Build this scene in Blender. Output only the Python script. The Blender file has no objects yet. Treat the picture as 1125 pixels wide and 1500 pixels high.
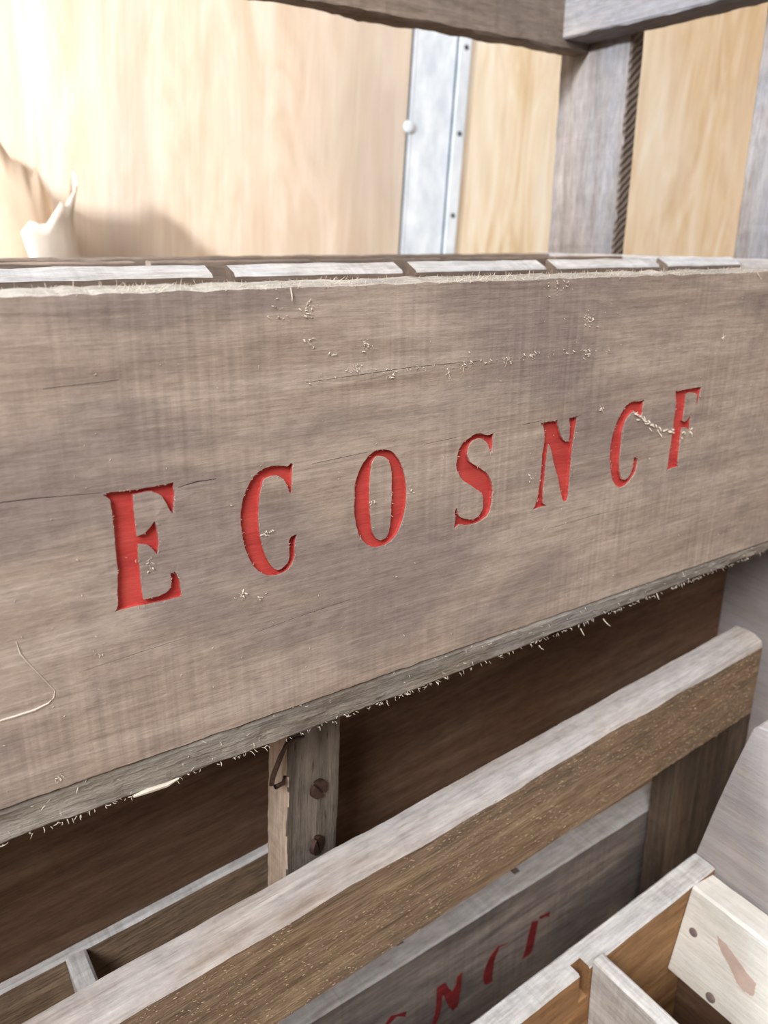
import bpy, bmesh, math, random
from mathutils import Vector, Matrix, noise
from mathutils.geometry import delaunay_2d_cdt

R = math.radians
scene = bpy.context.scene

# ---------------------------------------------------------------- camera
def camera_basis(pitch, yaw, roll):
    fh = Vector((math.cos(yaw), math.sin(yaw), 0)); rt = Vector((math.sin(yaw), -math.cos(yaw), 0)); up = Vector((0, 0, 1))
    fw = fh * math.cos(pitch) - up * math.sin(pitch); u = up * math.cos(pitch) + fh * math.sin(pitch)
    return fw, rt * math.cos(roll) + u * math.sin(roll), u * math.cos(roll) - rt * math.sin(roll)

cam_data = bpy.data.cameras.new('camera')
cam = bpy.data.objects.new('camera', cam_data)
scene.collection.objects.link(cam)
fw, rt, up = camera_basis(R(18.741), R(55.04), R(.385))
m = Matrix.Identity(4)
for i in range(3):
    m[i][0] = rt[i]; m[i][1] = up[i]; m[i][2] = -fw[i]
m[0][3], m[1][3], m[2][3] = 0, -.28, 1.0
cam.matrix_world = m
cam_data.sensor_width = 36
cam_data.lens = 1193.4 / 1500 * 36
cam_data.clip_start = .01
cam_data.dof.use_dof = True
cam_data.dof.focus_distance = .36
cam_data.dof.aperture_fstop = 12
scene.camera = cam

# ---------------------------------------------------------------- light
world = bpy.data.worlds.new('daylight'); scene.world = world
world.use_nodes = True
bg = world.node_tree.nodes['Background']
bg.inputs[0].default_value = (1, .90, .78, 1)
bg.inputs[1].default_value = .27

def area(name, loc, target, size, power, color):
    l = bpy.data.lights.new(name, 'AREA'); l.shape = 'RECTANGLE'; l.size, l.size_y = size; l.energy = power; l.color = color
    o = bpy.data.objects.new(name, l); scene.collection.objects.link(o)
    o.location = loc
    o.rotation_euler = (Vector(target) - Vector(loc)).to_track_quat('-Z', 'Y').to_euler()
    return o
area('open_door_daylight', (-1.30, -1.15, 2.2), (.3, .0, .85), (.9, .8), 63, (.99, .985, .98))
area('roof_light_daylight', (-.1, -.5, 2.7), (.3, .0, .8), (1.2, .8), 21, (.90, .95, 1))
area('low_window_daylight', (-.78, .14, 1.42), (.3, 1.0, 1.12), (.09, .09), 43, (.88, .95, 1))

scene.view_settings.view_transform = 'Standard'
scene.view_settings.look = 'None'
scene.view_settings.exposure = 0.0
scene.view_settings.gamma = 1.0
scene.view_settings.use_curve_mapping = False

# ---------------------------------------------------------------- materials
def srgb(r, g, b):
    f = lambda c: (c / 255 / 12.92) if c / 255 <= .04045 else ((c / 255 + .055) / 1.055) ** 2.4
    return (f(r), f(g), f(b), 1)

class Nodes:
    def __init__(s, name):
        s.m = bpy.data.materials.new(name); s.m.use_nodes = True
        s.t = s.m.node_tree; s.n = s.t.nodes; s.b = s.n['Principled BSDF']
    def new(s, kind, **kw):
        o = s.n.new(kind)
        for k, v in kw.items(): setattr(o, k, v)
        return o
    def link(s, a, b): s.t.links.new(a, b)
    def noise(s, vec, scale, detail=6, rough=.6, dist=0):
        o = s.new('ShaderNodeTexNoise'); o.inputs['Scale'].default_value = scale; o.inputs['Detail'].default_value = detail
        o.inputs['Roughness'].default_value = rough; o.inputs['Distortion'].default_value = dist
        s.link(vec, o.inputs['Vector']); return o.outputs['Fac']
    def scaled(s, vec, sc, rot=(0, 0, 0)):
        o = s.new('ShaderNodeMapping'); o.inputs['Scale'].default_value = sc; o.inputs['Rotation'].default_value = rot
        s.link(vec, o.inputs['Vector']); return o.outputs[0]
    def ramp(s, fac, stops):
        o = s.new('ShaderNodeValToRGB')
        while len(o.color_ramp.elements) < len(stops): o.color_ramp.elements.new(.5)
        for e, (p, c) in zip(o.color_ramp.elements, stops): e.position = p; e.color = c
        s.link(fac, o.inputs[0]); return o.outputs[0]
    def mix(s, fac, a, b, mode='MIX'):
        o = s.new('ShaderNodeMix', data_type='RGBA', blend_type=mode)
        if isinstance(fac, (int, float)): o.inputs[0].default_value = fac
        else: s.link(fac, o.inputs[0])
        for sock, v in ((o.inputs[6], a), (o.inputs[7], b)):
            if isinstance(v, tuple): sock.default_value = v
            else: s.link(v, sock)
        return o.outputs[2]
    def math(s, op, a, b=0, c=0):
        o = s.new('ShaderNodeMath', operation=op)
        for i, v in enumerate((a, b, c)):
            if isinstance(v, (int, float)): o.inputs[i].default_value = v
            else: s.link(v, o.inputs[i])
        return o.outputs[0]
    def bump(s, height, strength, dist, prev=None):
        o = s.new('ShaderNodeBump'); o.inputs['Strength'].default_value = strength; o.inputs['Distance'].default_value = dist
        s.link(height, o.inputs['Height'])
        if prev: s.link(prev, o.inputs['Normal'])
        return o.outputs[0]

G1 = (0, 0, 0, 1); W1 = (1, 1, 1, 1)
def wood(name, light, mid, dark, blotch=None, saw=.1, pores=.4, rough=.85, bump=.5, streak=1.0, mottle=(70, 190), blot=(.40, .62)):
    """Weathered sawn wood; the grain runs along the object's own X."""
    k = Nodes(name)
    tc = k.new('ShaderNodeTexCoord'); oi = k.new('ShaderNodeObjectInfo')
    add = k.new('ShaderNodeVectorMath', operation='MULTIPLY_ADD')
    comb = k.new('ShaderNodeCombineXYZ')
    for i in range(3): k.link(oi.outputs['Random'], comb.inputs[i])
    k.link(comb.outputs[0], add.inputs[0]); add.inputs[1].default_value = (3.1, 5.3, 7.7); k.link(tc.outputs['Object'], add.inputs[2])
    v = add.outputs[0]
    grain = k.noise(k.scaled(v, (5, 60, 60)), 1.6, 7, .62, .6)
    fibre = k.noise(k.scaled(v, (26, 420, 420)), 1.5, 4, .6)
    big = k.noise(k.scaled(v, (7, 20, 20)), 1.0, 4, .55, .4)
    col = k.ramp(grain, [(.30, dark), (.50, mid), (.70, light)])
    if blotch:
        col = k.mix(k.ramp(big, [(blot[0], G1), (blot[1], W1)]), col, k.mix(.7, col, blotch))
    fr = k.ramp(fibre, [(.25, (.72, .71, .70, 1)), (.6, (1.06, 1.06, 1.06, 1))])
    col = k.mix(.8 * streak, col, fr, 'MULTIPLY')
    mott = k.noise(k.scaled(v, (mottle[0], mottle[1], mottle[1])), 1.0, 8, .72)
    col = k.mix(.75 * streak, col, k.ramp(mott, [(.30, (.66, .645, .63, 1)), (.52, (1, 1, 1, 1)), (.72, (1.2, 1.2, 1.2, 1))]), 'MULTIPLY')
    # saw marks across the grain: fine, uneven, in patches
    sm = k.noise(k.scaled(v, (420, 14, 14)), 1.0, 3, .6)
    patch = k.noise(k.scaled(v, (16, 16, 16)), 1.0, 2, .5)
    col = k.mix(k.math('MULTIPLY', k.ramp(patch, [(.35, G1), (.65, W1)]), saw), col, k.ramp(sm, [(.32, (.62, .61, .60, 1)), (.66, (1.2, 1.2, 1.2, 1))]), 'MULTIPLY')
    # short dark pores and checks
    pore = k.noise(k.scaled(v, (60, 500, 500)), 1.0, 2, .5)
    col = k.mix(k.math('MULTIPLY', k.ramp(pore, [(.66, G1), (.74, W1)]), pores), col, (dark[0] * .5, dark[1] * .5, dark[2] * .5, 1))
    k.link(col, k.b.inputs['Base Color'])
    k.b.inputs['Roughness'].default_value = rough
    k.b.inputs['Specular IOR Level'].default_value = .25
    n = k.bump(grain, .35 * bump, .002)
    n = k.bump(fibre, .8 * bump, .0006, n)
    n = k.bump(mott, .55 * bump, .0012, n)
    n = k.bump(sm, .3 * saw, .0005, n)
    k.link(n, k.b.inputs['Normal'])
    return k.m

def plain(name, color, rough=.6, metal=0, var=.15, scale=120, bump=.2):
    k = Nodes(name)
    tc = k.new('ShaderNodeTexCoord')
    f = k.noise(tc.outputs['Object'], scale, 5, .6)
    lo = tuple(c * (1 - var) for c in color[:3]) + (1,); hi = tuple(min(1, c * (1 + var)) for c in color[:3]) + (1,)
    k.link(k.ramp(f, [(.3, lo), (.7, hi)]), k.b.inputs['Base Color'])
    k.b.inputs['Roughness'].default_value = rough; k.b.inputs['Metallic'].default_value = metal
    k.b.inputs['Specular IOR Level'].default_value = .3
    k.link(k.bump(f, bump, .0008), k.b.inputs['Normal'])
    return k.m

M_FRONT = wood('front_board_wood', srgb(186, 170, 158), srgb(174, 157, 144), srgb(157, 139, 126), srgb(138, 124, 120), saw=.42, pores=.3, streak=.7, mottle=(150, 260), blot=(.46, .58))
M_GREY = wood('weathered_grey_wood', srgb(196, 190, 184), srgb(172, 164, 158), srgb(136, 126, 119), srgb(176, 176, 180), saw=.3, pores=.5)
M_PALE = wood('pale_cut_wood', srgb(218, 214, 210), srgb(200, 195, 190), srgb(168, 160, 152), srgb(196, 196, 200), saw=.45, pores=.3)
M_BROWN = wood('brown_sawn_wood', srgb(168, 143, 116), srgb(146, 121, 96), srgb(112, 91, 71), srgb(128, 109, 92), saw=.2, pores=.6, bump=1.8, streak=1.25)
M_SMOKE = wood('smoky_brown_wood', srgb(150, 132, 118), srgb(132, 114, 101), srgb(108, 92, 80), srgb(120, 108, 100), saw=.2)
M_TAN = wood('tan_inner_wood', srgb(184, 144, 100), srgb(162, 122, 82), srgb(128, 92, 60), srgb(130, 98, 70), saw=.15)
M_INNER = wood('red_brown_inner_wood', srgb(138, 112, 92), srgb(120, 94, 76), srgb(94, 70, 56), srgb(104, 74, 56), saw=.1, pores=.2)
M_CREAM = wood('cream_planed_wood', srgb(236, 232, 222), srgb(226, 220, 208), srgb(206, 198, 184), srgb(214, 210, 204), saw=.1, pores=.15, streak=.4)
M_RAILTOP = wood('worn_rail_top', srgb(202, 192, 184), srgb(180, 168, 160), srgb(150, 134, 122), srgb(188, 184, 184), saw=.12, pores=.3)
M_POST = wood('post_wood', srgb(150, 142, 137), srgb(134, 125, 121), srgb(110, 101, 95), srgb(126, 127, 134), saw=.1, pores=.3)
M_PANEL = wood('smooth_pale_grey_wood', srgb(186, 177, 171), srgb(172, 162, 157), srgb(152, 141, 135), srgb(166, 163, 167), saw=.1, pores=.2, streak=.4)
M_LITSIDE = wood('lit_side_wood', srgb(206, 186, 168), srgb(194, 172, 153), srgb(172, 150, 132), None, saw=.1, pores=.2)
M_DARK = wood('dark_old_wood', srgb(120, 100, 84), srgb(96, 80, 66), srgb(64, 52, 44), srgb(84, 74, 66), saw=.1)
M_OAK = wood('grooved_grey_post', srgb(132, 121, 111), srgb(100, 91, 82), srgb(46, 40, 35), None, saw=.05, pores=.8, bump=1.6)
M_ROUGH = wood('rough_edge_wood', srgb(178, 168, 158), srgb(140, 129, 118), srgb(98, 88, 78), srgb(150, 146, 142), saw=.1, pores=.7, bump=2.0)
M_RED = wood('red_letter_paint', srgb(200, 82, 74), srgb(192, 72, 66), srgb(176, 60, 57), None, saw=.1, pores=.2, bump=.5, streak=.35)
M_DARKRED = wood('worn_red_paint', srgb(150, 52, 54), srgb(134, 42, 46), srgb(110, 36, 40), None, saw=.1, pores=.3, bump=.4)
M_FIBRE = plain('torn_wood_fibre', srgb(216, 205, 190), .9)
M_RUST = plain('rusty_iron', srgb(78, 58, 50), .6, .4, .35, 500, .6)
M_ALU = None

# ---------------------------------------------------------------- mesh helpers
def link(name, bm, mat, parent=None, mw=None, smooth=False):
    me = bpy.data.meshes.new(name)
    bmesh.ops.recalc_face_normals(bm, faces=bm.faces)
    bm.to_mesh(me); bm.free()
    for mt in (mat if isinstance(mat, (list, tuple)) else [mat]): me.materials.append(mt)
    if smooth:
        for p in me.polygons: p.use_smooth = True
    o = bpy.data.objects.new(name, me); scene.collection.objects.link(o)
    if parent: o.parent = parent
    o.matrix_basis = mw if mw else Matrix.Identity(4)
    return o

def thing(name, label, cat, mw=None, group=None):
    o = bpy.data.objects.new(name, None); scene.collection.objects.link(o)
    o.empty_display_size = .05
    if mw: o.matrix_basis = mw
    o['label'] = label; o['category'] = cat
    if group: o['group'] = group
    return o

def structure(o):
    o['kind'] = 'structure'; return o

def frame(origin, ax):
    """Matrix whose X, Y, Z columns are the axes named in ax, e.g. 'y-xz'."""
    base = {'x': Vector((1, 0, 0)), 'y': Vector((0, 1, 0)), 'z': Vector((0, 0, 1))}
    cols = []; i = 0
    while i < len(ax):
        s = 1
        if ax[i] == '-': s = -1; i += 1
        cols.append(base[ax[i]] * s); i += 1
    mm = Matrix.Identity(4)
    for c in range(3):
        for r in range(3): mm[r][c] = cols[c][r]
        mm[c][3] = origin[c]
    return mm
AXES = {'x': 'xyz', 'y': 'y-xz', 'z': 'z-yx'}      # local X (the grain) laid along the named axis

def plank_bm(L, T, H, wear=.0012, bev=.0015, seed=0, step=.006, notches=()):
    """A board with its grain along X: 0..L, 0..T, 0..H, worn edges. notches = [(x0, x1, depth)] cut down from the top."""
    bm = bmesh.new()
    xs = {0.0, L}
    n = max(2, int(L / step))
    for i in range(n + 1): xs.add(L * i / n)
    for a, b, d in notches:
        for q in (a - 1e-5, a, b, b + 1e-5): xs.add(q)
    xs = sorted(x for x in xs if 0 <= x <= L)
    b = min(bev, T * .3, H * .3)
    rings = []
    for x in xs:
        top = H
        for a, bb, d in notches:
            if a - 1e-9 <= x <= bb + 1e-9: top = H - d
        def j(k, s=1.0): return noise.noise(Vector((x * 38 + seed * 7.3, k * 3.7, seed))) * wear * s + noise.noise(Vector((x * 170 + seed, k * 5.1, seed * 2))) * wear * .5 * s
        pts = [(b + j(1), 0 + j(11, .5), 0), (T - b + j(2), 0, 0)]
        prof = [(b, j(1)), (T - b, j(2)), (T + j(9, .3), b), (T + j(10, .3), top - b + j(3)), (T - b + j(3, .5), top + j(4)),
                (b + j(5, .5), top + j(6)), (j(11, .3), top - b + j(7)), (j(12, .3), b + j(8))]
        rings.append([bm.verts.new((x, y, z)) for y, z in prof])
    for r0, r1 in zip(rings, rings[1:]):
        for i in range(8):
            bm.faces.new((r0[i], r0[(i + 1) % 8], r1[(i + 1) % 8], r1[i]))
    bm.faces.new(rings[0]); bm.faces.new(rings[-1])
    return bm

SEED = [1]
def cap(o, mat, rise=0, depth=.003):
    """Pale worn upper edge: its own material, sloping up to the rear by rise."""
    me = o.data; me.materials.append(mat); z1 = max(v.co.z for v in me.vertices); t = max(v.co.y for v in me.vertices)
    for p in me.polygons:
        if p.normal.z > .4 and p.center.z > z1 - depth: p.material_index = 1
    for v in me.vertices:
        if v.co.z > z1 - depth: v.co.z += rise * v.co.y / t
    return o

def plank(name, mat, parent, p0, p1, along='x', **kw):
    """A board filling the box p0..p1 (in the parent's space) with its grain along the named axis."""
    SEED[0] += 1
    p0, p1 = Vector(p0), Vector(p1); d = p1 - p0
    if along == 'x': mw = frame(p0, 'xyz'); L, T, H = d.x, d.y, d.z
    elif along == 'y': mw = frame((p1.x, p0.y, p0.z), 'y-xz'); L, T, H = d.y, d.x, d.z
    else: mw = frame((p1.x, p0.y, p0.z), 'zy-x'); L, T, H = d.z, d.y, d.x
    return link(name, plank_bm(L, T, H, seed=SEED[0], **kw), mat, parent, mw)

def carve(o, boxes):
    """Cut boxes (in the object's own space) out of a board."""
    cm = bpy.data.meshes.new('cutter'); bmc = bmesh.new()
    for p0, p1 in boxes:
        r = bmesh.ops.create_cube(bmc, size=1)
        for v in r['verts']: v.co = Vector([(p0[q] + p1[q]) / 2 + v.co[q] * (p1[q] - p0[q]) for q in range(3)])
    bmc.to_mesh(cm); bmc.free()
    co = bpy.data.objects.new('cutter', cm); scene.collection.objects.link(co)
    bpy.context.view_layer.update()
    co.matrix_world = o.matrix_world
    md = o.modifiers.new('carve', 'BOOLEAN'); md.object = co; md.operation = 'DIFFERENCE'; md.solver = 'EXACT'
    bpy.context.view_layer.update()
    me = bpy.data.meshes.new_from_object(o.evaluated_get(bpy.context.evaluated_depsgraph_get()))
    o.modifiers.clear(); old = o.data; o.data = me; bpy.data.meshes.remove(old)
    bpy.data.objects.remove(co); bpy.data.meshes.remove(cm)
    return o

def tube(bm, pts, radii, sides=5):
    rings = []
    pts = [Vector(p) for p in pts]
    for i, p in enumerate(pts):
        t = (pts[min(i + 1, len(pts) - 1)] - pts[max(i - 1, 0)])
        if t.length < 1e-9: t = Vector((1, 0, 0))
        t.normalize()
        a = t.orthogonal().normalized(); b = t.cross(a)
        r = radii[i] if isinstance(radii, (list, tuple)) else radii
        rings.append([bm.verts.new(p + (a * math.cos(2 * math.pi * k / sides) + b * math.sin(2 * math.pi * k / sides)) * r) for k in range(sides)])
    for r0, r1 in zip(rings, rings[1:]):
        for k in range(sides): bm.faces.new((r0[k], r0[(k + 1) % sides], r1[(k + 1) % sides], r1[k]))
    bm.faces.new(rings[0]); bm.faces.new(rings[-1])

def poly_prism(bm, outer, y0, y1):
    """Extrude the xz outline from y0 to y1."""
    a = [bm.verts.new((x, y0, z)) for x, z in outer]; b = [bm.verts.new((x, y1, z)) for x, z in outer]
    bm.faces.new(a); bm.faces.new(b[::-1])
    for i in range(len(a)):
        k = (i + 1) % len(a); bm.faces.new((a[i], b[i], b[k], a[k]))

def inside(p, poly):
    x, y = p; c = False; j = len(poly) - 1
    for i in range(len(poly)):
        (xi, yi), (xj, yj) = poly[i], poly[j]
        if (yi > y) != (yj > y) and x < (xj - xi) * (y - yi) / (yj - yi) + xi: c = not c
        j = i
    return c

def smooth_outline(pts, jit, rng, corner=50):
    """Round the gentle bends, keep the sharp corners, and fray the edge a little."""
    n = len(pts); out = []
    sharp = []
    for i in range(n):
        a, b, c = Vector(pts[i - 1]), Vector(pts[i]), Vector(pts[(i + 1) % n])
        u, v = b - a, c - b
        sharp.append(u.length > 0 and v.length > 0 and math.degrees(u.angle(v)) > corner)
    for i in range(n):
        p0, p1, p2, p3 = (Vector(pts[(i + q) % n]) for q in (-1, 0, 1, 2))
        if sharp[i]: p0 = p1 * 2 - p2
        if sharp[(i + 1) % n]: p3 = p2 * 2 - p1
        k = max(2, int((p2 - p1).length / .0011))
        for s in range(k):
            t = s / k
            q = .5 * ((2 * p1) + (p2 - p0) * t + (2 * p0 - 5 * p1 + 4 * p2 - p3) * t * t + (3 * p1 - p0 - 3 * p2 + p3) * t ** 3)
            out.append((q.x + rng.uniform(-jit, jit), q.y + rng.uniform(-jit, jit)))
    return out

def cdt_mesh(polys, keep, extra=()):
    """Triangulate the region where keep(centroid) is true; polys are constraint loops."""
    vs = []; es = []
    for p in polys:
        o = len(vs); vs += [Vector(q) for q in p]; es += [(o + i, o + (i + 1) % len(p)) for i in range(len(p))]
    vs += [Vector(q) for q in extra]
    V, E, F, *_ = delaunay_2d_cdt(vs, es, [], 0, 1e-7)
    faces = [f for f in F if keep(tuple(sum((V[i] for i in f), Vector((0, 0))) / len(f)))]
    return V, faces
LETTERS = {  # outlines on the board face, mm along the board and mm of height
 'E': [(75.3,113.0),(76.9,113.6),(85.8,113.2),(93.8,113.1),(101.1,113.5),(101.1,108.2),(100.1,101.4),(98.8,103.1),(97.4,106.8),(95.6,109.6),(92.8,111.2),(89.6,111.4),(86.0,111.3),(85.7,106.4),(85.8,100.1),(85.9,95.4),(88.6,95.9),(91.1,98.0),(92.7,100.0),(93.5,97.7),(93.7,92.1),(93.3,88.2),(92.7,86.6),(91.5,88.6),(89.6,91.0),(86.0,92.2),(85.6,87.3),(85.8,80.8),(85.8,74.1),(86.1,70.2),(90.1,70.1),(94.4,70.8),(96.5,72.3),(97.1,74.5),(97.1,78.1),(98.9,78.3),(100.4,74.6),(100.9,67.3),(89.9,67.5),(81.5,67.9),(75.0,67.8),(76.3,70.4),(76.7,76.4),(77.5,82.7),(77.6,92.1),(77.8,99.6),(77.6,107.9),(77.4,111.2)],
 'C': [(151.1,113.5),(150.2,100.7),(148.8,101.5),(148.1,104.1),(146.5,107.1),(144.1,109.0),(141.7,109.3),(138.5,108.6),(137.2,106.3),(136.0,102.0),(135.2,96.5),(134.9,90.8),(135.2,86.0),(136.0,80.8),(137.4,75.7),(139.3,71.7),(141.7,69.1),(144.2,68.9),(146.9,70.7),(148.0,72.9),(148.0,77.8),(148.3,81.3),(149.8,82.4),(151.8,82.6),(151.2,79.5),(150.8,74.3),(150.3,71.6),(148.5,68.7),(145.9,67.1),(142.4,66.5),(139.1,66.9),(135.8,68.5),(132.7,71.6),(130.1,76.2),(128.2,81.3),(127.3,86.9),(127.1,93.8),(127.7,99.0),(128.9,103.3),(130.9,107.0),(133.4,110.3),(136.7,112.6),(140.3,113.5),(144.3,113.3),(148.4,112.4),(149.6,113.2)],
 'O': [(189.5,112.1),(192.9,112.9),(197.2,112.3),(200.7,110.4),(203.4,107.2),(205.7,103.1),(207.4,97.9),(208.2,92.5),(208.1,86.3),(207.0,80.3),(205.3,75.5),(202.6,71.3),(199.0,68.9),(195.0,68.0),(190.1,68.5),(186.1,71.3),(182.9,75.4),(181.2,80.3),(180.2,85.8),(180.2,93.2),(180.5,98.7),(182.0,103.2),(184.1,107.2),(186.6,110.0)],
 'O_in': [(194.2,109.8),(196.8,108.7),(198.6,106.1),(199.8,101.0),(199.8,95.4),(199.7,87.8),(199.5,80.9),(198.9,75.6),(197.6,72.0),(194.5,70.8),(191.8,72.4),(189.8,75.9),(189.0,81.4),(188.5,88.0),(188.3,93.6),(188.5,98.8),(188.9,103.9),(189.8,107.8),(191.7,109.7)],
 'S': [(259.1,111.7),(258.8,105.1),(258.3,102.6),(257.2,101.3),(256.5,104.7),(254.7,107.5),(252.2,109.5),(248.9,110.1),(245.7,109.1),(243.8,106.5),(243.5,103.3),(244.8,99.8),(248.2,97.5),(253.1,94.5),(256.6,91.7),(259.0,87.9),(260.3,83.6),(260.3,78.9),(259.9,74.4),(258.2,70.8),(254.6,68.8),(250.3,67.9),(245.1,68.0),(239.9,69.2),(237.4,67.6),(236.6,68.9),(237.4,72.5),(236.8,75.7),(237.6,78.3),(238.8,76.0),(239.7,73.6),(244.0,71.4),(248.8,70.5),(252.5,71.9),(254.3,75.1),(254.2,79.3),(252.8,82.9),(249.8,85.3),(245.4,88.3),(241.1,91.3),(238.2,94.7),(236.4,98.6),(236.7,102.1),(237.5,106.0),(239.8,109.2),(243.3,111.2),(246.4,112.6),(250.1,112.8),(254.9,111.3)],
 'N': [(289.9,112.6),(296.1,112.9),(302.0,113.0),(302.8,109.8),(305.6,104.0),(308.1,101.3),(311.5,100.5),(311.4,106.0),(310.1,112.8),(318.9,113.5),(316.2,112.1),(315.9,108.2),(314.9,99.6),(314.5,88.9),(314.5,78.7),(314.5,71.3),(313.8,68.1),(311.6,67.6),(309.9,70.0),(307.6,75.8),(304.5,83.6),(301.6,90.4),(299.1,97.1),(296.8,100.9),(296.4,94.4),(296.0,88.1),(295.8,81.8),(295.5,76.6),(296.1,69.6),(298.7,68.1),(294.1,67.9),(288.0,67.5),(290.2,69.9),(291.4,74.5),(291.9,80.4),(292.5,88.3),(292.8,96.1),(293.2,102.6),(292.9,108.4),(291.9,110.8)],
 'C2': [(369.0,116.1),(368.3,112.9),(368.2,108.1),(365.4,105.7),(364.6,108.0),(361.3,110.8),(357.6,108.8),(354.9,105.9),(353.3,100.8),(353.2,93.2),(353.2,85.6),(354.4,77.7),(356.7,72.8),(360.1,72.3),(363.0,74.6),(364.8,78.8),(365.2,83.8),(367.6,84.6),(368.8,82.2),(368.5,76.6),(365.8,72.5),(361.3,69.2),(356.6,68.1),(352.3,69.9),(348.5,74.2),(345.9,81.2),(344.7,87.9),(344.4,94.4),(345.4,100.7),(347.6,106.8),(351.2,111.9),(355.0,115.2),(359.7,116.0),(365.4,115.7)],
 'F': [(395.6,118.2),(404.9,118.2),(419.8,118.4),(418.6,113.2),(418.4,107.8),(416.4,108.6),(416.0,114.5),(410.7,115.9),(405.4,115.6),(405.9,108.8),(405.9,99.8),(408.7,99.5),(411.3,102.0),(413.1,104.7),(412.9,98.9),(413.3,92.6),(410.4,95.2),(405.8,95.8),(405.5,88.4),(405.8,79.6),(406.5,73.6),(406.8,72.4),(401.3,72.3),(394.4,71.4),(396.5,74.0),(396.5,83.8),(397.0,95.2),(396.9,104.8),(396.8,112.1)],
}
WORN_LETTERS = {
 'F': [[(163.6,-212.3),(170.5,-215.4),(169.5,-221.6),(167.5,-235.4),(165.0,-245.8),(161.2,-247.3),(154.8,-246.5),(157.8,-238.2),(160.3,-225.8)],[(171.8,-212.3),(180.4,-214.5),(183.4,-215.1),(182.5,-220.5),(179.6,-217.5),(173.5,-215.6)]],
 'C': [[(139.0,-216.2),(129.7,-214.6),(125.3,-225.0),(122.7,-237.0),(123.8,-246.4),(120.1,-246.1),(115.9,-243.6),(114.1,-234.1),(117.1,-224.5),(121.5,-217.2),(128.7,-212.3)]],
 'N': [[(70.4,-210.2),(77.9,-210.6),(81.1,-220.0),(84.5,-225.7),(88.0,-220.8),(88.9,-213.7),(93.5,-212.6),(91.9,-229.9),(89.0,-245.5),(84.3,-246.5),(79.8,-235.6),(75.3,-219.0),(72.9,-237.7),(68.3,-247.7),(65.0,-244.8),(68.7,-232.0)]],
 'S': [[(42.9,-211.9),(41.9,-216.4),(35.1,-209.9),(28.9,-212.0),(25.1,-210.0),(29.9,-205.4),(37.5,-209.5)]],
}
# ---------------------------------------------------------------- room
def plywood(name, light, mid, dark, stain):
    k = Nodes(name)
    tc = k.new('ShaderNodeTexCoord'); v = tc.outputs['Object']
    g = k.noise(k.scaled(v, (1.6, 9, 9)), 2.2, 5, .6, 1.2)
    f = k.noise(k.scaled(v, (5, 240, 240)), 1.0, 3, .6)
    s = k.noise(k.scaled(v, (1.5, 4, 4)), 1.3, 3, .5, .3)
    col = k.ramp(g, [(.30, dark), (.52, mid), (.72, light)])
    col = k.mix(k.ramp(s, [(.45, G1), (.68, W1)]), col, k.mix(.5, col, stain))
    col = k.mix(.45, col, k.ramp(f, [(.3, (.82, .80, .78, 1)), (.65, (1.05, 1.05, 1.05, 1))]), 'MULTIPLY')
    k.link(col, k.b.inputs['Base Color']); k.b.inputs['Roughness'].default_value = .75
    k.b.inputs['Specular IOR Level'].default_value = .2
    k.link(k.bump(f, .3, .0006), k.b.inputs['Normal'])
    return k.m
M_PLY = plywood('pale_plywood', srgb(226, 208, 190), srgb(216, 194, 172), srgb(202, 176, 150), srgb(186, 172, 160))
M_PLY2 = plywood('orange_plywood', srgb(248, 238, 222), srgb(236, 215, 184), srgb(214, 184, 144), srgb(240, 232, 220))

def aluminium():
    k = Nodes('scuffed_aluminium')
    tc = k.new('ShaderNodeTexCoord'); v = tc.outputs['Object']
    s = k.noise(k.scaled(v, (6, 40, 40)), 2, 5, .65)
    b = k.noise(k.scaled(v, (9, 20, 20)), 1.5, 4, .6)
    k.link(k.ramp(b, [(.35, srgb(206, 214, 224)), (.65, srgb(238, 243, 248))]), k.b.inputs['Base Color'])
    k.b.inputs['Metallic'].default_value = .1
    k.link(k.ramp(s, [(.3, (.35, .35, .35, 1)), (.7, (.6, .6, .6, 1))]), k.b.inputs['Roughness'])
    k.link(k.bump(s, .2, .0006), k.b.inputs['Normal'])
    return k.m
M_ALU = aluminium()

FLOOR = .30
M_FLOOR = plywood('worn_floor_plywood', srgb(150, 128, 104), srgb(126, 106, 86), srgb(96, 80, 64), srgb(90, 80, 70))
def box_bm(boxes):
    bm = bmesh.new()
    for i, (p0, p1, mi) in enumerate(boxes):
        r = bmesh.ops.create_cube(bm, size=1)
        for v in r['verts']: v.co = Vector([(p0[q] + p1[q]) / 2 + v.co[q] * (p1[q] - p0[q]) for q in range(3)])
        for f in {f for v in r['verts'] for f in v.link_faces}: f.material_index = mi
    return bm
structure(link('floor', box_bm([((-2.6, -2.2, FLOOR - .04), (2.6, 1.06, FLOOR), 0)]), M_FLOOR))
# back wall: two plywood sheets, the joint leaning a little
LEAN = R(3.9)
wall_m = Matrix.Translation((.881, 1.0, FLOOR)) @ Matrix.Rotation(LEAN, 4, 'Y')
wall_up = wall_m @ frame((0, 0, 0), 'zy-x')
structure(link('wall_back', box_bm([((-.15, 0, -.06), (2.3, .03, 3.2), 0), ((-.15, 0, -2.0), (2.3, .03, -.0605), 1)]), [M_PLY, M_PLY2], None, wall_up))
structure(link('wall_right', box_bm([((0, 0, 0), (1.9, 3.26, .03), 0)]), M_PLY, None, frame((2.05, -2.2, FLOOR), 'zy-x')))
M_HOLE = plain('dark_rivet', srgb(70, 72, 78), .5, .5)
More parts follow.
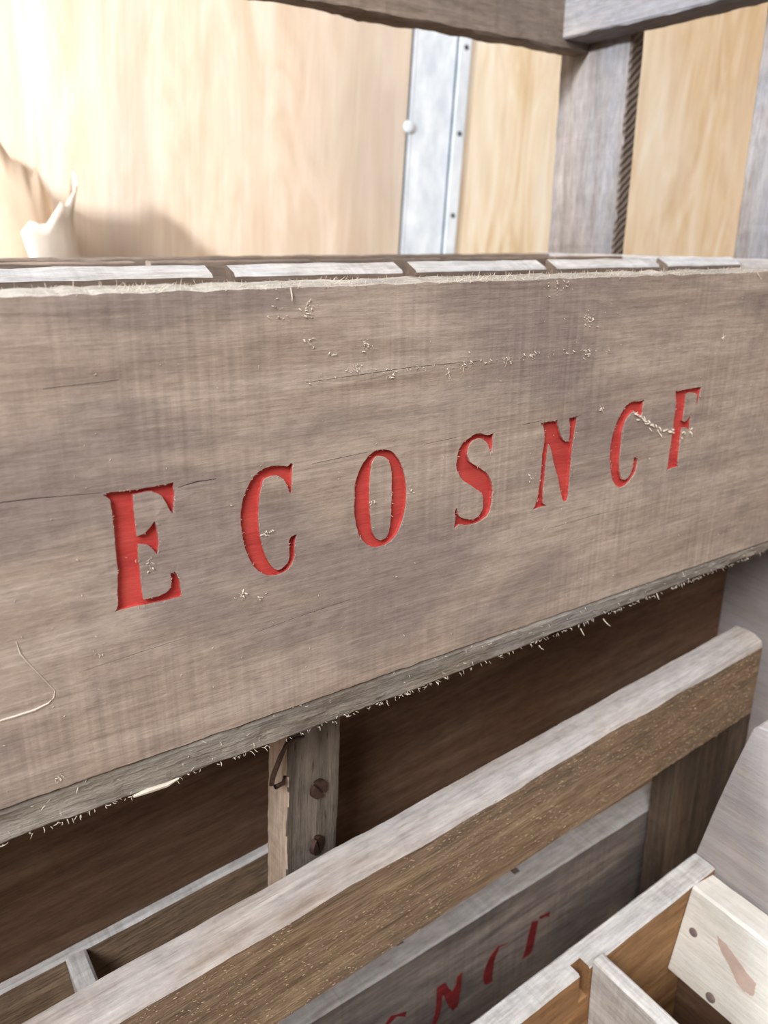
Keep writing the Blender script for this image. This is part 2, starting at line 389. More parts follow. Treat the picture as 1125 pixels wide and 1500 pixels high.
# aluminium joint strip on the back wall: wide flat, a raised flange, its rivets and a screw
strip = link('trim_1', box_bm([((-.1, -.003, -.094), (2.2, 0, 0), 0), ((-.1, -.010, -.122), (2.2, 0, -.098), 0), ((-.1, -.0045, -.004), (2.2, 0, 0), 0), ((-.1, -.004, -.098), (2.2, 0, -.094), 1), ((-.1, -.001, 0), (2.2, 0, .0035), 1)]), [M_ALU, M_HOLE], None, wall_up)
structure(strip)
def dome(r, h):
    bm = bmesh.new()
    prof = [(r, 0), (r * .96, h * .4), (r * .75, h * .8), (r * .4, h * .97)]
    rings = [[bm.verts.new((a * math.cos(t * math.pi / 8), a * math.sin(t * math.pi / 8), z)) for t in range(16)] for a, z in prof]
    for r0, r1 in zip(rings, rings[1:]):
        for q in range(16): bm.faces.new((r0[q], r0[(q + 1) % 16], r1[(q + 1) % 16], r1[q]))
    bm.faces.new(rings[-1]); bm.faces.new(rings[0][::-1])
    return bm
for up_, side in ((.746, -.110), (.888, -.110), (1.03, -.110), (.604, -.110)):
    link('rivet', dome(.0045, .003), M_HOLE, strip, Matrix.Translation((up_, -.010, side)) @ Matrix.Rotation(R(90), 4, 'X'), True)
link('screw_head', dome(.011, .006), M_ALU, strip, Matrix.Translation((.884, -.0045, .002)) @ Matrix.Rotation(R(90), 4, 'X'), True)

# ---------------------------------------------------------------- torn paper sack by the wall
M_SACK = plain('tan_paper', srgb(216, 190, 164), .8, 0, .10, 18, .3)
M_SACKPALE = plain('pale_paper_lining', srgb(226, 212, 196), .8, 0, .06, 30, .3)
def sack():
    t = thing('paper_sack', 'torn open tan paper sack standing against the pale plywood back wall', 'sack', Matrix.Translation((.178, .885, FLOOR)))
    rng = random.Random(5)
    NA = 72
    def rim(a):
        c = math.cos(a)
        top = .818 - .075 * max(0, c) ** 1.5 + .010 * math.sin(a * 5 + 1) + .004 * math.sin(a * 13) + rng.uniform(-.003, .003)
        if -.2 < math.sin(a + 1.1) < .25 and c > 0: top -= .020
        return top
    rims = [rim(2 * math.pi * i / NA) for i in range(NA)]
    bm = bmesh.new(); rings = []
    for j in range(22):
        f = j / 21; ring = []
        for i in range(NA):
            a = 2 * math.pi * i / NA
            z = rims[i] * f
            s = .86 + .14 * math.sin(min(1, f * 1.25) * math.pi * .5) - .16 * max(0, f - .80) / .2
            ca, sa = math.cos(a), math.sin(a)
            x = .128 * s * math.copysign(abs(ca) ** .75, ca); y = .085 * s * math.copysign(abs(sa) ** .75, sa)
            w = noise.noise(Vector((x * 14, y * 14, z * 9))) * .010
            ring.append(bm.verts.new((x + w * ca, y + w * sa, z)))
        rings.append(ring)
    for r0, r1 in zip(rings, rings[1:]):
        for i in range(NA): bm.faces.new((r0[i], r0[(i + 1) % NA], r1[(i + 1) % NA], r1[i]))
    bm.faces.new(rings[0][::-1])
    o = link('sack_body', bm, M_SACK, t, None, True)
    sm = o.modifiers.new('thick', 'SOLIDIFY'); sm.thickness = .0025
    # the folded pale lining down the right hand side, with its curled torn top
    bm = bmesh.new(); cols = []
    for i in range(14):
        f = i / 13; col = []
        a = R(-72) + f * R(74)
        top = .70 + .075 * f + .006 * math.sin(f * 21) + rng.uniform(-.002, .002)
        for j in range(16):
            g = j / 15; z = .50 + (top - .50) * g
            rr = 1.03 + (.09 * max(0, g - .8) / .2 if f > .55 else 0)
            x = .128 * rr * abs(math.cos(a)) ** .75 * .985; y = .085 * rr * math.copysign(abs(math.sin(a)) ** .75, math.sin(a))
            w = noise.noise(Vector((x * 25, y * 25, z * 16 + 4))) * .009
            col.append(bm.verts.new((x + w, y - .003, z)))
        cols.append(col)
    for c0, c1 in zip(cols, cols[1:]):
        for j in range(15): bm.faces.new((c0[j], c1[j], c1[j + 1], c0[j + 1]))
    o = link('torn_lining', bm, M_SACKPALE, t, None, True); o['label'] = 'pale lining with a curled torn edge'
    sm = o.modifiers.new('thick', 'SOLIDIFY'); sm.thickness = .0015
sack()

# ---------------------------------------------------------------- the lettered crate
crate = thing('wooden_crate', 'grey wooden crate with a complete row of red letters carved on its front board', 'crate', Matrix.Identity(4), 'weathered bottle crates')
RNG = random.Random(11)
OUT = {k: smooth_outline([(x / 1000, .8 + z / 1000) for x, z in v], .00012, RNG) for k, v in LETTERS.items()}
BX0, BX1, BZ0, BZ1, BT = -.20, .644, .8022, .9812, .0135
def front_board():
    rng = random.Random(3)
    outer = []
    n = 260
    for i in range(n): outer.append((BX0 + (BX1 - BX0) * i / n, BZ0 + .0005 * noise.noise(Vector((i * .35, 1, 0))) + rng.uniform(-.00018, .00018)))
    outer.append((BX1, BZ0))
    for i in range(n): outer.append((BX1 - (BX1 - BX0) * i / n, BZ1 + .0007 * noise.noise(Vector((i * .3, 7, 0))) + rng.uniform(-.00025, .00025)))
    outer.append((BX0, BZ1))
    D = .0026
    names = ['E', 'C', 'O', 'S', 'N', 'C2', 'F']
    def cut(p):
        for k in names:
            if inside(p, OUT[k]): return not (k == 'O' and inside(p, OUT['O_in']))
        return False
    slits = []          # drying checks along the grain, running into the tops of the letters
    for pts, w in (([(-.02, .9176), (.012, .9172), (.03, .9167), (.052, .9158), (.0748, .9140)], .0002), ([(.1028, .9112), (.110, .9122), (.118, .9120)], .00022), ([(.160, .9116), (.172, .9121), (.187, .9127)], .00014),
                   ([(.2175, .9119), (.236, .9126)], .00013), ([(.2775, .9133), (.2905, .9139)], .00013), ([(.130, .8432), (.150, .8450), (.178, .8462)], .00012), ([(.06, .8475), (.085, .8490), (.104, .8500)], .0001),
                   ([(.30, .855), (.34, .8556), (.37, .8550)], .00012), ([(.44, .875), (.47, .8764)], .00012), ([(.06, .952), (.085, .9527)], .0001), ([(.158, .945), (.21, .9468), (.25, .9465)], .00012)):
        up_ = [(x, z + w * math.sin(math.pi * (i + .5) / len(pts)) + .00003) for i, (x, z) in enumerate(pts)]; dn = [(x, z - w * math.sin(math.pi * (i + .5) / len(pts)) - .00003) for i, (x, z) in enumerate(pts)]
        slits.append(up_ + dn[::-1])
    loops = [outer] + [OUT[k] for k in names] + [OUT['O_in']] + slits
    extra = [(BX0 + .006 + i * .008 + rng.uniform(-.001, .001), BZ0 + .005 + j * .0085 + rng.uniform(-.001, .001)) for i in range(104) for j in range(20)]
    V, F = cdt_mesh(loops, lambda p: inside(p, outer) and not cut(p) and not any(inside(p, q) for q in slits), extra)
    bm = bmesh.new()
    def relief(p): return .0004 * noise.noise(Vector((p[0] * 14, 3, p[1] * 90))) + .00018 * noise.noise(Vector((p[0] * 60, 8, p[1] * 240)))
    fv = [bm.verts.new((p[0], relief(p), p[1])) for p in V]
    for f in F:
        try: bm.faces.new([fv[i] for i in f])
        except ValueError: pass
    for loop in loops[1:]:
        a = [bm.verts.new((x, relief((x, z)), z)) for x, z in loop]; b = [bm.verts.new((x, D + .0004, z)) for x, z in loop]
        for i in range(len(a)):
            k = (i + 1) % len(a); bm.faces.new((a[i], a[k], b[k], b[i]))
    a = [bm.verts.new((x, relief((x, z)), z)) for x, z in outer]
    b = [bm.verts.new((x, BT + .0004 * noise.noise(Vector((x * 60, z, 2))), z + ((.0018 + .0005 * noise.noise(Vector((x * 50, 4, 1)))) if z > .9 else 0))) for x, z in outer]
    for i in range(len(a)):
        k = (i + 1) % len(a); bm.faces.new((a[i], b[i], b[k], a[k]))
    bm.faces.new(b)
    bmesh.ops.remove_doubles(bm, verts=bm.verts, dist=1e-6)
    bm.normal_update()
    o = link('front_board', bm, [M_FRONT, M_EDGE], crate)
    for p in o.data.polygons:
        if p.normal.z > .6 and p.center.z > BZ1 - .002: p.material_index = 1
    for k in names:
        loops = [OUT[k]] + ([OUT['O_in']] if k == 'O' else [])
        V, F = cdt_mesh(loops, lambda p: inside(p, OUT[k]) and not (k == 'O' and inside(p, OUT['O_in'])))
        bm = bmesh.new(); vs = [bm.verts.new((p[0], D, p[1])) for p in V]
        for f in F: bm.faces.new([vs[i] for i in f])
        for lp in loops:     # the painted walls of the cut, almost to the surface
            a = [bm.verts.new((x, D, z)) for x, z in lp]; b = [bm.verts.new((x, .0008, z)) for x, z in lp]
            c = sum((Vector(q) for q in lp), Vector((0, 0))) / len(lp)
            for i in range(len(a)):
                q = (i + 1) % len(a); bm.faces.new((a[i], a[q], b[q], b[i]))
        bmesh.ops.remove_doubles(bm, verts=bm.verts, dist=1e-6)
        # draw the painted skin a hair inside the cut so it shows over the raw wood
        bm.normal_update()
        lo = link('letter', bm, M_RED, o); lo['label'] = 'carved letter %s painted red' % k[0]
        sol = lo.modifiers.new('skin', 'SOLIDIFY'); sol.thickness = .00016; sol.offset = 0
    return o
M_EDGE = wood('torn_board_edge', srgb(210, 204, 198), srgb(186, 178, 170), srgb(150, 140, 130), None, saw=.5, pores=.6, bump=2)
fb = front_board()

def splinter(bm, p, d, length, r, rng, curl=.6):
    """One curved wood fibre growing from p along d."""
    d = Vector(d).normalized(); pts = [Vector(p)]; side = Vector((rng.uniform(-1, 1), rng.uniform(-.6, .2), rng.uniform(-1, 1))).normalized()
    n = 4
    for i in range(n):
        d = (d + side * curl * .45).normalized(); pts.append(pts[-1] + d * length / n)
    tube(bm, pts, [r, r, r * .9, r * .65, r * .25], 4)

def front_fuzz():
    rng = random.Random(21); bm = bmesh.new()
    # along the top edge
    for i in range(2600):
        x = rng.uniform(.0, .62)
        dens = .35 + .65 * (noise.noise(Vector((x * 22, 4, 0))) > -.05)
        if rng.random() > dens: continue
        y = rng.uniform(-.0004, BT); z = BZ1 - .0003 + .0018 * y / BT
        big = noise.noise(Vector((x * 30, 9, 0)))
        splinter(bm, (x, y, z), (rng.uniform(-1, 1), rng.uniform(-.7, .5), rng.uniform(.1, .8)), rng.uniform(.0009, .0024) * (1 + .6 * max(0, big)), rng.uniform(.00005, .00013), rng)
    for _ in range(46):      # taller hairs standing on the edge
        x = rng.choice((rng.uniform(.225, .30), rng.uniform(.225, .30), rng.uniform(.085, .17)))
        splinter(bm, (x, rng.uniform(0, .006), BZ1), (rng.uniform(-.7, .9), rng.uniform(-.5, .2), rng.uniform(.5, 1.2)), rng.uniform(.002, .0052), rng.uniform(.00008, .0002), rng, .5)
    for x, z in ((.152, .978), (.458, .979)):   # peeled slivers hanging over the front
        splinter(bm, (x, -.0004, BZ1), (.25, -.25, -1), .005, .0003, rng, .4)
    # the frayed tufts: pixel-sized clusters seen on the face
    for cx, cz, n, s in ((.1592, .9726, 22, .004), (.1592, .962, 10, .003), (.1866, .9584, 16, .0025), (.1809, .9486, 12, .0022), (.1702, .9554, 6, .0015), (.1979, .9452, 10, .003),
                         (.239, .9468, 14, .004), (.2637, .9465, 10, .003), (.3173, .9608, 26, .0035), (.3194, .9439, 12, .003), (.4329, .9454, 8, .003), (.2812, .9467, 8, .002),
                         (.2293, .9431, 6, .002), (.3334, .9153, 8, .002), (.126, .8622, 12, .0028), (.1335, .8588, 6, .002), (.0892, .8841, 14, .0026), (.1385, .8862, 14, .0018),
                         (.0483, .8064, 12, .002), (.1894, .89, 10, .0014), (.2097, .8912, 8, .0014), (.285, .886, 10, .002), (.0672, .8538, 6, .002), (.147, .974, 10, .005), (.30, .978, 16, .006), (.29, .979, 10, .006)):
        for _ in range(n):
            splinter(bm, (cx + rng.gauss(0, s * .6), -.0002, cz + rng.gauss(0, s * .5)), (rng.uniform(-1, 1), -.7, rng.uniform(-1, .7)), rng.uniform(.0006, .0017), rng.choice((.00006, .0001, .00018, .0003)), rng, .9)
    # torn line of fibres along the grain
    for i in range(110):
        x = rng.uniform(.155, .335)
        splinter(bm, (x, -.0002, .9462 + .0018 * noise.noise(Vector((x * 40, 0, 1))) + rng.gauss(0, .0008)), (rng.uniform(-1, 1), -.5, rng.uniform(-.8, .8)), rng.uniform(.0005, .0016), rng.choice((.00005, .00008, .00015, .00025)), rng, .9)
    # long stray hairs
    for p, d, L in (((.2637, -.0003, .9425), (.15, -.3, 1), .008), ((.229, -.0003, .945), (.3, -.3, -1), .005), ((.3334, -.0003, .916), (.4, -.3, -1), .004), ((.4329, -.0003, .9475), (-.3, -.4, -1), .005), ((.2385, -.0003, .9445), (-.3, -.3, -1), .003)):
        splinter(bm, p, d, L, .00012, rng, .25)
    # loose specks over the face
    for _ in range(230):
        splinter(bm, (rng.uniform(.0, .52), -.0002, rng.uniform(BZ0 + .004, BZ1 - .01)), (rng.uniform(-1, 1), -.45, rng.uniform(-1, 1)), rng.uniform(.0004, .0012), rng.choice((.00005, .00008, .00014)), rng, .9)
    # raised edges around the carved letters, on the lower right of each cut
    for k in ('E', 'C', 'O', 'S', 'N', 'C2', 'F', 'O_in'):
        lp = OUT[k]
        for i in range(0, len(lp)):
            a, b = Vector(lp[i]), Vector(lp[(i + 1) % len(lp)])
            if rng.random() < .3:
                t = (b - a).normalized(); p = a
                splinter(bm, (p.x, -.0003, p.y), (t.x + rng.uniform(-.5, .5), -.25, t.y + rng.uniform(-.5, .5)), rng.uniform(.0005, .0013), rng.uniform(.00004, .00009), rng, .8)
    # pale torn chips between the last C and the F
    for x, z in ((360.3, 910.5), (362, 909), (364.8, 907.3), (368, 905.5), (373, 903.3), (376, 901.6), (378.9, 900.3), (384.1, 897.7), (390, 895.6), (397, 894), (406.9, 892), (413.1, 892.8)):
        for _ in range(3):
            splinter(bm, (x / 1000 + rng.gauss(0, .0012), -.0002, z / 1000 + rng.gauss(0, .001)), (rng.uniform(.2, 1), -.35, rng.uniform(-1, .4)), rng.uniform(.0015, .003), rng.uniform(.0003, .0006), rng, .5)
    # the long curved scratch with a raised burr at the lower left
    pts = [(40.5, 866), (41.2, 861), (43.1, 857.1), (46.8, 850.4), (50.7, 843), (50, 840.5), (47.8, 838.9), (43, 837.8), (36, 837.6), (28, 837.6), (20, 836)]
    tube(bm, [(x / 1000, -.0002, z / 1000) for x, z in pts], [.0001, .0003, .00015, .00012, .00015, .0002, .0003, .0004, .0004, .0003, .0001], 5)
    o = link('splinters', bm, M_FIBRE, fb); o['kind'] = 'stuff'; o['label'] = 'pale frayed wood fibres'
front_fuzz()

# the rough sawn slat under the front board
def bottom_slat():
    bm = bmesh.new(); rng = random.Random(8); n = 240; rings = []
    for i in range(n + 1):
        x = BX0 + (BX1 - BX0) * i / n
        low = .7868 + max(0, (x - .20)) * .024 + .0010 * noise.noise(Vector((x * 40, 2, 0))) + rng.uniform(-.0003, .0003)
        f = lambda k: .0011 * noise.noise(Vector((x * 55, k, 3))) + .0006 * noise.noise(Vector((x * 190, k, 5)))
        top = BZ0 - .0005
        zs = [(f(1) + .0018, top), (f(2) + .0002, top - .002), (f(3), (top + low) / 2), (f(4), low + .0015), (.0015, low), (.05, low + .001), (.05, top)]
        rings.append([bm.verts.new((x, y, z)) for y, z in zs])
    for r0, r1 in zip(rings, rings[1:]):
        for q in range(7): bm.faces.new((r0[q], r0[(q + 1) % 7], r1[(q + 1) % 7], r1[q]))
    bm.faces.new(rings[0]); bm.faces.new(rings[-1])
    o = link('bottom_slat', bm, M_ROUGH, crate); o['label'] = 'rough sawn slat under the lettered board'
    bm = bmesh.new()
    for i in range(420):
        x = rng.uniform(.0, .56); low = .7868 + max(0, (x - .20)) * .024
        z = rng.choice((low + .0005, low + .0005, rng.uniform(low, BZ0)))
        L = rng.uniform(.0008, .0024) * (2.0 if rng.random() < .06 else 1)
        splinter(bm, (x, rng.uniform(-.0006, .001), z), (rng.uniform(-1, 1), rng.uniform(-1, -.2), rng.uniform(-1, .1)), L, rng.uniform(.00007, .00018), rng, .8)
    for x, z, L in ((.352, .787, .006), (.333, .786, .005), (.30, .785, .004), (.40, .791, .004)):
        splinter(bm, (x, -.0006, z + .002), (.2, -.5, -1), L, .0003, rng, .5)
    # a flat white flake stuck to the lower edge at the left
    tube(bm, [(.074, -.001, .7875), (.080, -.0012, .7878), (.088, -.001, .7872), (.093, -.0008, .7880)], [.0006, .0011, .0010, .0004], 6)
    s = link('splinters', bm, M_FIBRE, o); s['kind'] = 'stuff'; s['label'] = 'pale frayed wood fibres'
bottom_slat()
plank('base_panel', M_TAN, crate, (BX0, .051, .790), (BX1, .345, .799))
# slotted partitions running lengthwise, dividers running across
def partition(y, t, top, slots, mat):
    sl = [(x - BX0, x - BX0 + w, d) for x, w, d in slots]
    SEED[0] += 1
    return link('partition', plank_bm(BX1 - BX0 - .014, t, top - .8, .0006, .001, SEED[0], .01, sl), mat, crate, frame((BX0, y, .8), 'xyz'))
cap(partition(.12, .011, .9805, [(-.064, .011, .03), (.054, .011, .03), (.1735, .012, .03), (.2920, .010, .03), (.4095, .010, .03), (.527, .010, .03)], M_SMOKE), M_PALE, .0052, .004)
partition(.24, .010, .9838, [(-.060, .009, .03), (.058, .009, .03), (.1745, .010, .03), (.2990, .009, .03), (.4160, .010, .03), (.534, .010, .03)], M_SMOKE)
for x in (-.064, .054, .1735, .2920, .4095, .527):
    plank('divider', M_DARK, crate, (x + .0015, BT, .8), (x + .0085, .345, .955), 'y', wear=.0004)
plank('back_board', M_SMOKE, crate, (BX0, .346, .80), (BX1, .358, .9835))
for x0 in (BX0 - .012, BX1):
    plank('end_board', M_GREY, crate, (x0, 0, .80), (x0 + .012, .358, .984), 'y', wear=.0008)
def sawn():
    k = Nodes('diagonal_sawn_edge'); tc = k.new('ShaderNodeTexCoord')
    w = k.new('ShaderNodeTexWave', wave_type='BANDS', bands_direction='X'); w.inputs['Scale'].default_value = 55
    w.inputs['Distortion'].default_value = 3; w.inputs['Detail'].default_value = 2
    k.link(k.scaled(tc.outputs['Object'], (1, 1, 1), (0, R(38), 0)), w.inputs['Vector'])
    k.link(k.ramp(w.outputs['Fac'], [(.2, srgb(84, 72, 64)), (.8, srgb(112, 99, 90))]), k.b.inputs['Base Color'])
    k.b.inputs['Roughness'].default_value = .9; k.link(k.bump(w.outputs['Fac'], .6, .002), k.b.inputs['Normal'])
    return k.m
M_SAWN = sawn()
# corner posts and top rails
def corner_post(x0, y0, y1):
    o = plank('corner_post', M_POST, crate, (x0, y0, .80), (x0 + .017, y1, 1.238), 'z', wear=.0010)
    o.data.materials.append(M_SAWN)         # the sawn dark edge
    for p in o.data.polygons:
        if p.normal.y < -.6: p.material_index = 1
for x0 in (BX1 + .012, BX0 - .029):
    corner_post(x0, .274, .361); corner_post(x0, .050, .145)
plank('side_rail', M_POST, crate, (.6195, -.02, 1.172), (BX1 + .012, .324, 1.240), 'y', wear=.0015)
plank('side_rail', M_GREY, crate, (BX0 - .012, -.02, 1.172), (BX0 + .0125, .324, 1.240), 'y', wear=.0015)
plank('back_rail', M_SMOKE, crate, (BX0 - .036, .3245, 1.165), (BX1 + .012, .348, 1.234), 'x', wear=.002)
# legs the crate stands on
def leg(p0, p1, lean, mat=M_OAK):
    o = plank('leg', mat, crate, p0, p1, 'z', wear=.0009, bev=.0008, step=.003)
    if lean:
        c = Vector(((p0[0] + p1[0]) / 2, 0, p1[2])); o.matrix_basis = Matrix.Translation(c) @ Matrix.Rotation(lean, 4, 'Y') @ Matrix.Translation(-c) @ o.matrix_basis
    return o
mid_leg = leg((.1640, .036, .612), (.1955, .058, .7868), R(2.6))
mid_leg.data.materials.append(M_LITSIDE)
for p in mid_leg.data.polygons:
    if p.normal.z > .8: p.material_index = 1  # left side gets a paler wood: light falling there put into the colour
for x in (-.19, .60): leg((x, .30, FLOOR), (x + .035, .335, .79), 0)

# ---------------------------------------------------------------- the crate below, tilted a little
TILT = Matrix(((.9961, -.0024, -.0887, .1974), (-.0016, .999, -.0449, 0), (.0887, .0448, .995, .6923), (0, 0, 0, 1)))
low = thing('wooden_crate', 'weathered crate with rough brown front rail and worn dark red letters, under another crate', 'crate', TILT, 'weathered bottle crates')
FW = -.394          # height of the floor in the tilted frame under its origin
def front_rail():
    """The rail: sawn brown face, pale worn top with a wandering arris."""
    bm = bmesh.new(); n = 220; x0, x1 = -.36, .340; rings = []
    for i in range(n + 1):
        x = x0 + (x1 - x0) * i / n
        f = lambda k, a=.0012: a * noise.noise(Vector((x * 26, k, 1))) + a * .35 * noise.noise(Vector((x * 120, k, 2)))
        wane = .003 + .0035 * max(0, noise.noise(Vector((x * 9, 5, 0)))) + .004 * max(0, (x - .20) / .14)
        prof = [(.0005 + f(1, .0005), -.0670 + f(2, .0008)), (f(3, .0004), -.035), (f(4, .0004), -wane - .001 + f(5)), (.0015 + f(8, .0006), -wane * .45), (wane * .8 + .002 + f(6), -.0002 + f(12, .0004)),
                (.012, .0004 + f(7, .0006)), (.0225 + f(9, .0008), f(13, .0006)), (.0238 + f(10, .0008), -.0025), (.024, -.066), (.0225, -.067)]
        rings.append([bm.verts.new((x, y, z)) for y, z in prof])
    m = len(rings[0])
    for r0, r1 in zip(rings, rings[1:]):
        for q in range(m):
            fc = bm.faces.new((r0[q], r0[(q + 1) % m], r1[(q + 1) % m], r1[q]))
            fc.material_index = 1 if 2 <= q <= 6 else 0
    bm.faces.new(rings[0]); bm.faces.new(rings[-1])
    o = link('front_rail', bm, [M_BROWN, M_RAILTOP], low); o['label'] = 'rough brown rail with a pale worn top'
    rng = random.Random(31); bm = bmesh.new()
    for i in range(2600):
        x = rng.uniform(-.16, .335); z = rng.uniform(-.066, -.004)
        if noise.noise(Vector((x * 12, z * 40, 3))) < -.25: continue
        splinter(bm, (x, -.0002, z), (rng.uniform(.2, 1), -.35, rng.uniform(.0, 1)), rng.uniform(.0006, .0020), rng.choice((.00006, .00009, .00016)), rng, .25)
    for i in range(60):
        x = rng.uniform(-.16, .335); splinter(bm, (x, .0005, -.0665), (rng.uniform(-1, 1), -.3, -.6), rng.uniform(.0006, .0016), .0001, rng, .6)
    s = link('splinters', bm, M_CHIP, o); s['kind'] = 'stuff'; s['label'] = 'yellowish frayed wood fibres'
M_CHIP = plain('fresh_wood_fibre', srgb(184, 160, 130), .9)
front_rail()
plank('shelf', M_INNER, low, (-.36, .0745, -.139), (.455, .120, -.126))
plank('cleat', M_BROWN, low, (-.09, .0245, -.094), (.03, .062, -.0825))
plank('back_board', M_INNER, low, (-.36, .106, -.125), (.457, .116, .045), wear=.0006)
cap(plank('partition', M_BROWN, low, (-.36, .080, -.125), (.0, .087, -.0405), wear=.0005), M_PALE)
plank('divider', M_PALE, low, (-.1490, .0245, -.125), (-.1385, .0795, -.0400), 'y', wear=.0008)
for x0 in (.290, -.36):
    plank('corner_post', M_DARK, low, (x0, .0245, FW - x0 * .089 + .002), (x0 + .098, .046, -.068), 'z', wear=.0008)
plank('end_panel', M_PANEL, low, (.459, -.085, FW - .04), (.471, .14, .028), 'y', wear=.0008)
plank('end_panel', M_GREY, low, (-.373, .0, FW + .035), (-.361, .14, .0), 'y', wear=.0008)
def lettered_board():
    L = .66
    mw = Matrix.Translation((.345, .050, -.1793 - .150)) @ Matrix.Rotation(R(2.9), 4, 'Y') @ Matrix.Translation((-L, 0, 0))
    # two slots for dividers, cut from behind: the rear half of the board is a notched strip
    SEED[0] += 1
    o = carve(cap(link('lettered_board', plank_bm(L, .0215, .150, .0006, .0012, SEED[0]), M_GREYD, low, mw), M_PALE), [((a, .0135, .12), (a + .006, .03, .16)) for a in (.354, .464)])
    inv = mw.inverted()
    for k in ('S', 'N', 'C', 'F'):
        bm = bmesh.new()
        for lp in WORN_LETTERS[k]:
            pts = []
            for x, z in lp:
                q = inv @ Vector((x / 1000, .05, z / 1000)); pts.append((q.x, q.z))
            poly_prism(bm, smooth_outline(pts, .0002, RNG), -.0004, .0008)
        bmesh.ops.triangulate(bm, faces=bm.faces)
        lo = link('letter', bm, M_DARKRED, o); lo['label'] = 'worn dark red letter %s' % k
M_GREYD = wood('dark_stained_grey_wood', srgb(174, 162, 152), srgb(150, 138, 130), srgb(104, 94, 88), srgb(96, 92, 92), saw=.4, pores=.5)
lettered_board()
plank('corner_block', M_PALE, low, (.348, .0635, FW - .03), (.366, .0742, -.168), 'z')
plank('base_panel', M_TAN, low, (-.25, .0745, FW + .014), (.43, .105, FW + .022))

# ironwork on the leg of the upper crate: a bent hook nail and two old screws
def hook():
    bm = bmesh.new()
    tube(bm, [(.171, .0345, .7585), (.164, .0325, .7602), (.1605, .0322, .7605), (.1560, .0318, .7535), (.1515, .0316, .7445), (.1505, .0317, .7400), (.1530, .0322, .7370), (.1580, .0335, .7365), (.1605, .037, .7370)], [.0009, .0012, .0013, .0014, .0014, .0014, .0013, .0012, .0009], 8)
    return bm
o = link('hook', hook(), M_RUST, mid_leg, mid_leg.matrix_basis.inverted(), True); o['label'] = 'bent rusty hook nail'
def screw():
    bm = bmesh.new(); r = .0052; n = 20
    # slotted head: two half discs either side of the slot, on a sunk disc
    for sgn in (-1, 1):
        arc = [(r * math.cos(t), r * math.sin(t)) for t in [math.asin(.12) + (math.pi - 2 * math.asin(.12)) * i / n for i in range(n + 1)]]
        a = [bm.verts.new((x, sgn * y, .0026)) for x, y in arc]; b = [bm.verts.new((x * 1.05, sgn * y * 1.02, 0)) for x, y in arc]
        bm.faces.new(a)
        for i in range(len(a)):
            k = (i + 1) % len(a); bm.faces.new((a[i], a[k], b[k], b[i]))
    c = [bm.verts.new((r * math.cos(2 * math.pi * i / 24), r * math.sin(2 * math.pi * i / 24), .0010)) for i in range(24)]
    bm.faces.new(c)
    return bm
for x, z, turn, tip in ((.1785, .7235, 55, 12), (.1765, .6880, 75, 25)):
    mw = Matrix.Translation((x, .0353, z)) @ Matrix.Rotation(R(90), 4, 'X') @ Matrix.Rotation(R(tip), 4, 'Y') @ Matrix.Rotation(R(-turn), 4, 'Z')
    link('screw', screw(), M_RUST, mid_leg, mid_leg.matrix_basis.inverted() @ mw)

# ---------------------------------------------------------------- the pale crate in front, low on the right
pale = thing('wooden_crate', 'pale open crate at the lower right with a thin divider and nail marked end slat', 'crate', TILT.copy(), 'weathered bottle crates')
SEED[0] += 1
carve(cap(link('back_board', plank_bm(.5136, .016, .220, .0006, .0012, SEED[0]), M_TAN, pale, frame((-.30, -.060, -.313), 'xyz')), M_PALE), [((.3885, -.01, .196), (.3965, .0075, .24))])
plank('front_board', M_TAN, pale, (-.30, -.286, -.313), (.2145, -.2705, -.093))  # out of view; added to keep light out of the compartment
plank('end_board', M_TAN, pale, (-.312, -.286, -.313), (-.3005, -.044, -.093), 'y')  # unseen left end, also added to block light and darken the inside
plank('divider', M_PALE, pale, (.0985, -.27, -.313), (.1075, -.0605, -.0885), 'y', wear=.0006)
slat = plank('end_slat', M_CREAM, pale, (.0, -.27, -.066), (.0232, -.0605, 0), 'y', wear=.0010)
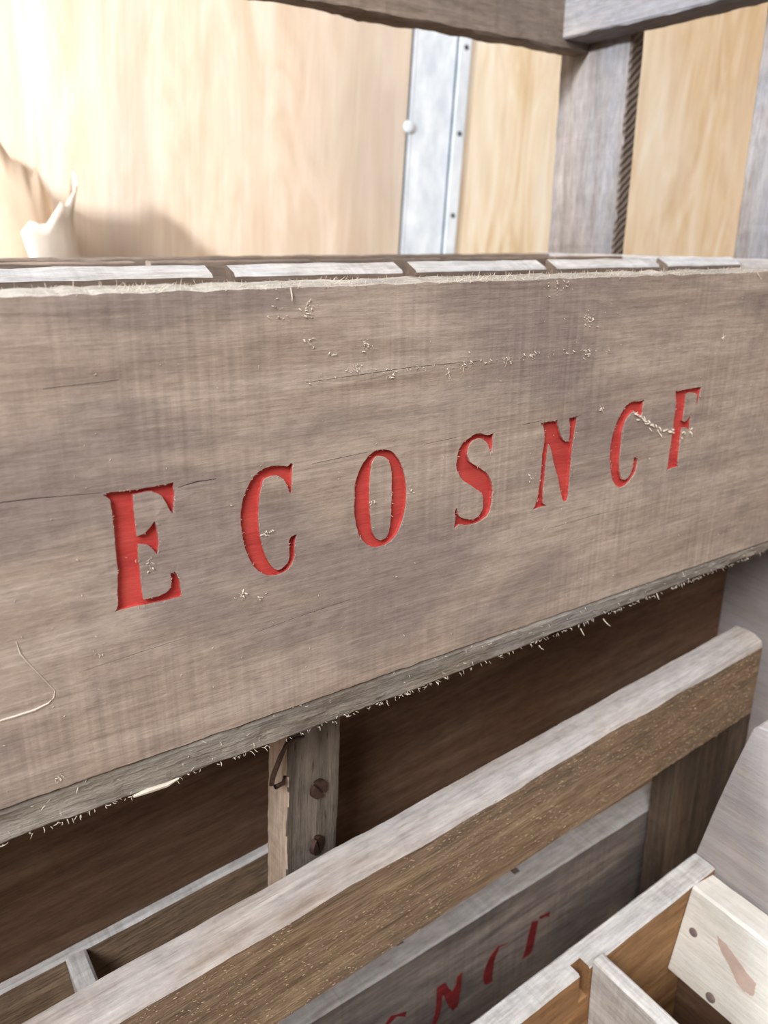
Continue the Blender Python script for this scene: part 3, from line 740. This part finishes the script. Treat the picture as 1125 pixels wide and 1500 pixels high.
slat.matrix_basis = Matrix.Translation((.1898, 0, -.0925)) @ Matrix.Rotation(R(13), 4, 'Y') @ slat.matrix_basis
def end_panel():
    bm = bmesh.new()
    out = [(-.27, -.40), (-.042, -.40), (-.0420, -.20), (-.0425, -.13), (-.0452, -.0934), (-.0496, -.0691), (-.0538, -.046), (-.0607, -.0114), (-.0655, .010), (-.0675, .0215), (-.0705, .0258), (-.084, .0275), (-.27, .032)]
    poly_prism(bm, out, 0, .012)
    bmesh.ops.bevel(bm, geom=[e for e in bm.edges], offset=.001, segments=1, affect='EDGES')
    return bm
link('end_panel', end_panel(), M_PANEL, pale, frame((.2265, 0, 0), 'y-xz'))
plank('end_shade_board', M_INNER, pale, (.1895, -.27, -.313), (.2015, -.0605, -.160), 'y')  # dark board added to stand in for the shade below the end slat
plank('base_panel', M_TAN, pale, (-.30, -.27, -.3255), (.202, -.0445, -.3135))
for x0 in (-.28, .17):
    for y0 in (-.27, -.085):
        plank('leg', M_DARK, pale, (x0, y0, FW - x0 * .089 - y0 * .045 + .001), (x0 + .03, y0 + .03, -.326), 'z')
M_NAIL = plain('old_nail_stain', srgb(120, 104, 100), .8)
for y, z, r in ((-.0690, -.0285, .0030), (-.0905, -.0600, .0034)):
    link('nail_head', dome(r, .0008), M_NAIL, slat, slat.matrix_basis.inverted() @ Matrix.Translation((.1898, 0, -.0925)) @ Matrix.Rotation(R(13), 4, 'Y') @ Matrix.Translation((.0002, y, z)) @ Matrix.Rotation(R(-90), 4, 'Y'), True)
bm = bmesh.new()
poly_prism(bm, smooth_outline([(-.083, -.0185), (-.092, -.0205), (-.101, -.0245), (-.112, -.0285), (-.113, -.0375), (-.104, -.0385), (-.095, -.0310), (-.087, -.0250)], .0004, RNG), 0, .0003)
o = link('stain', bm, plain('pinkish_scrape', srgb(190, 166, 154), .9, 0, .12, 90, .3), slat, slat.matrix_basis.inverted() @ Matrix.Translation((.1898, 0, -.0925)) @ Matrix.Rotation(R(13), 4, 'Y') @ Matrix.Translation((.0002, 0, 0)) @ frame((0, 0, 0), 'y-xz'))
o['label'] = 'pinkish scraped patch'
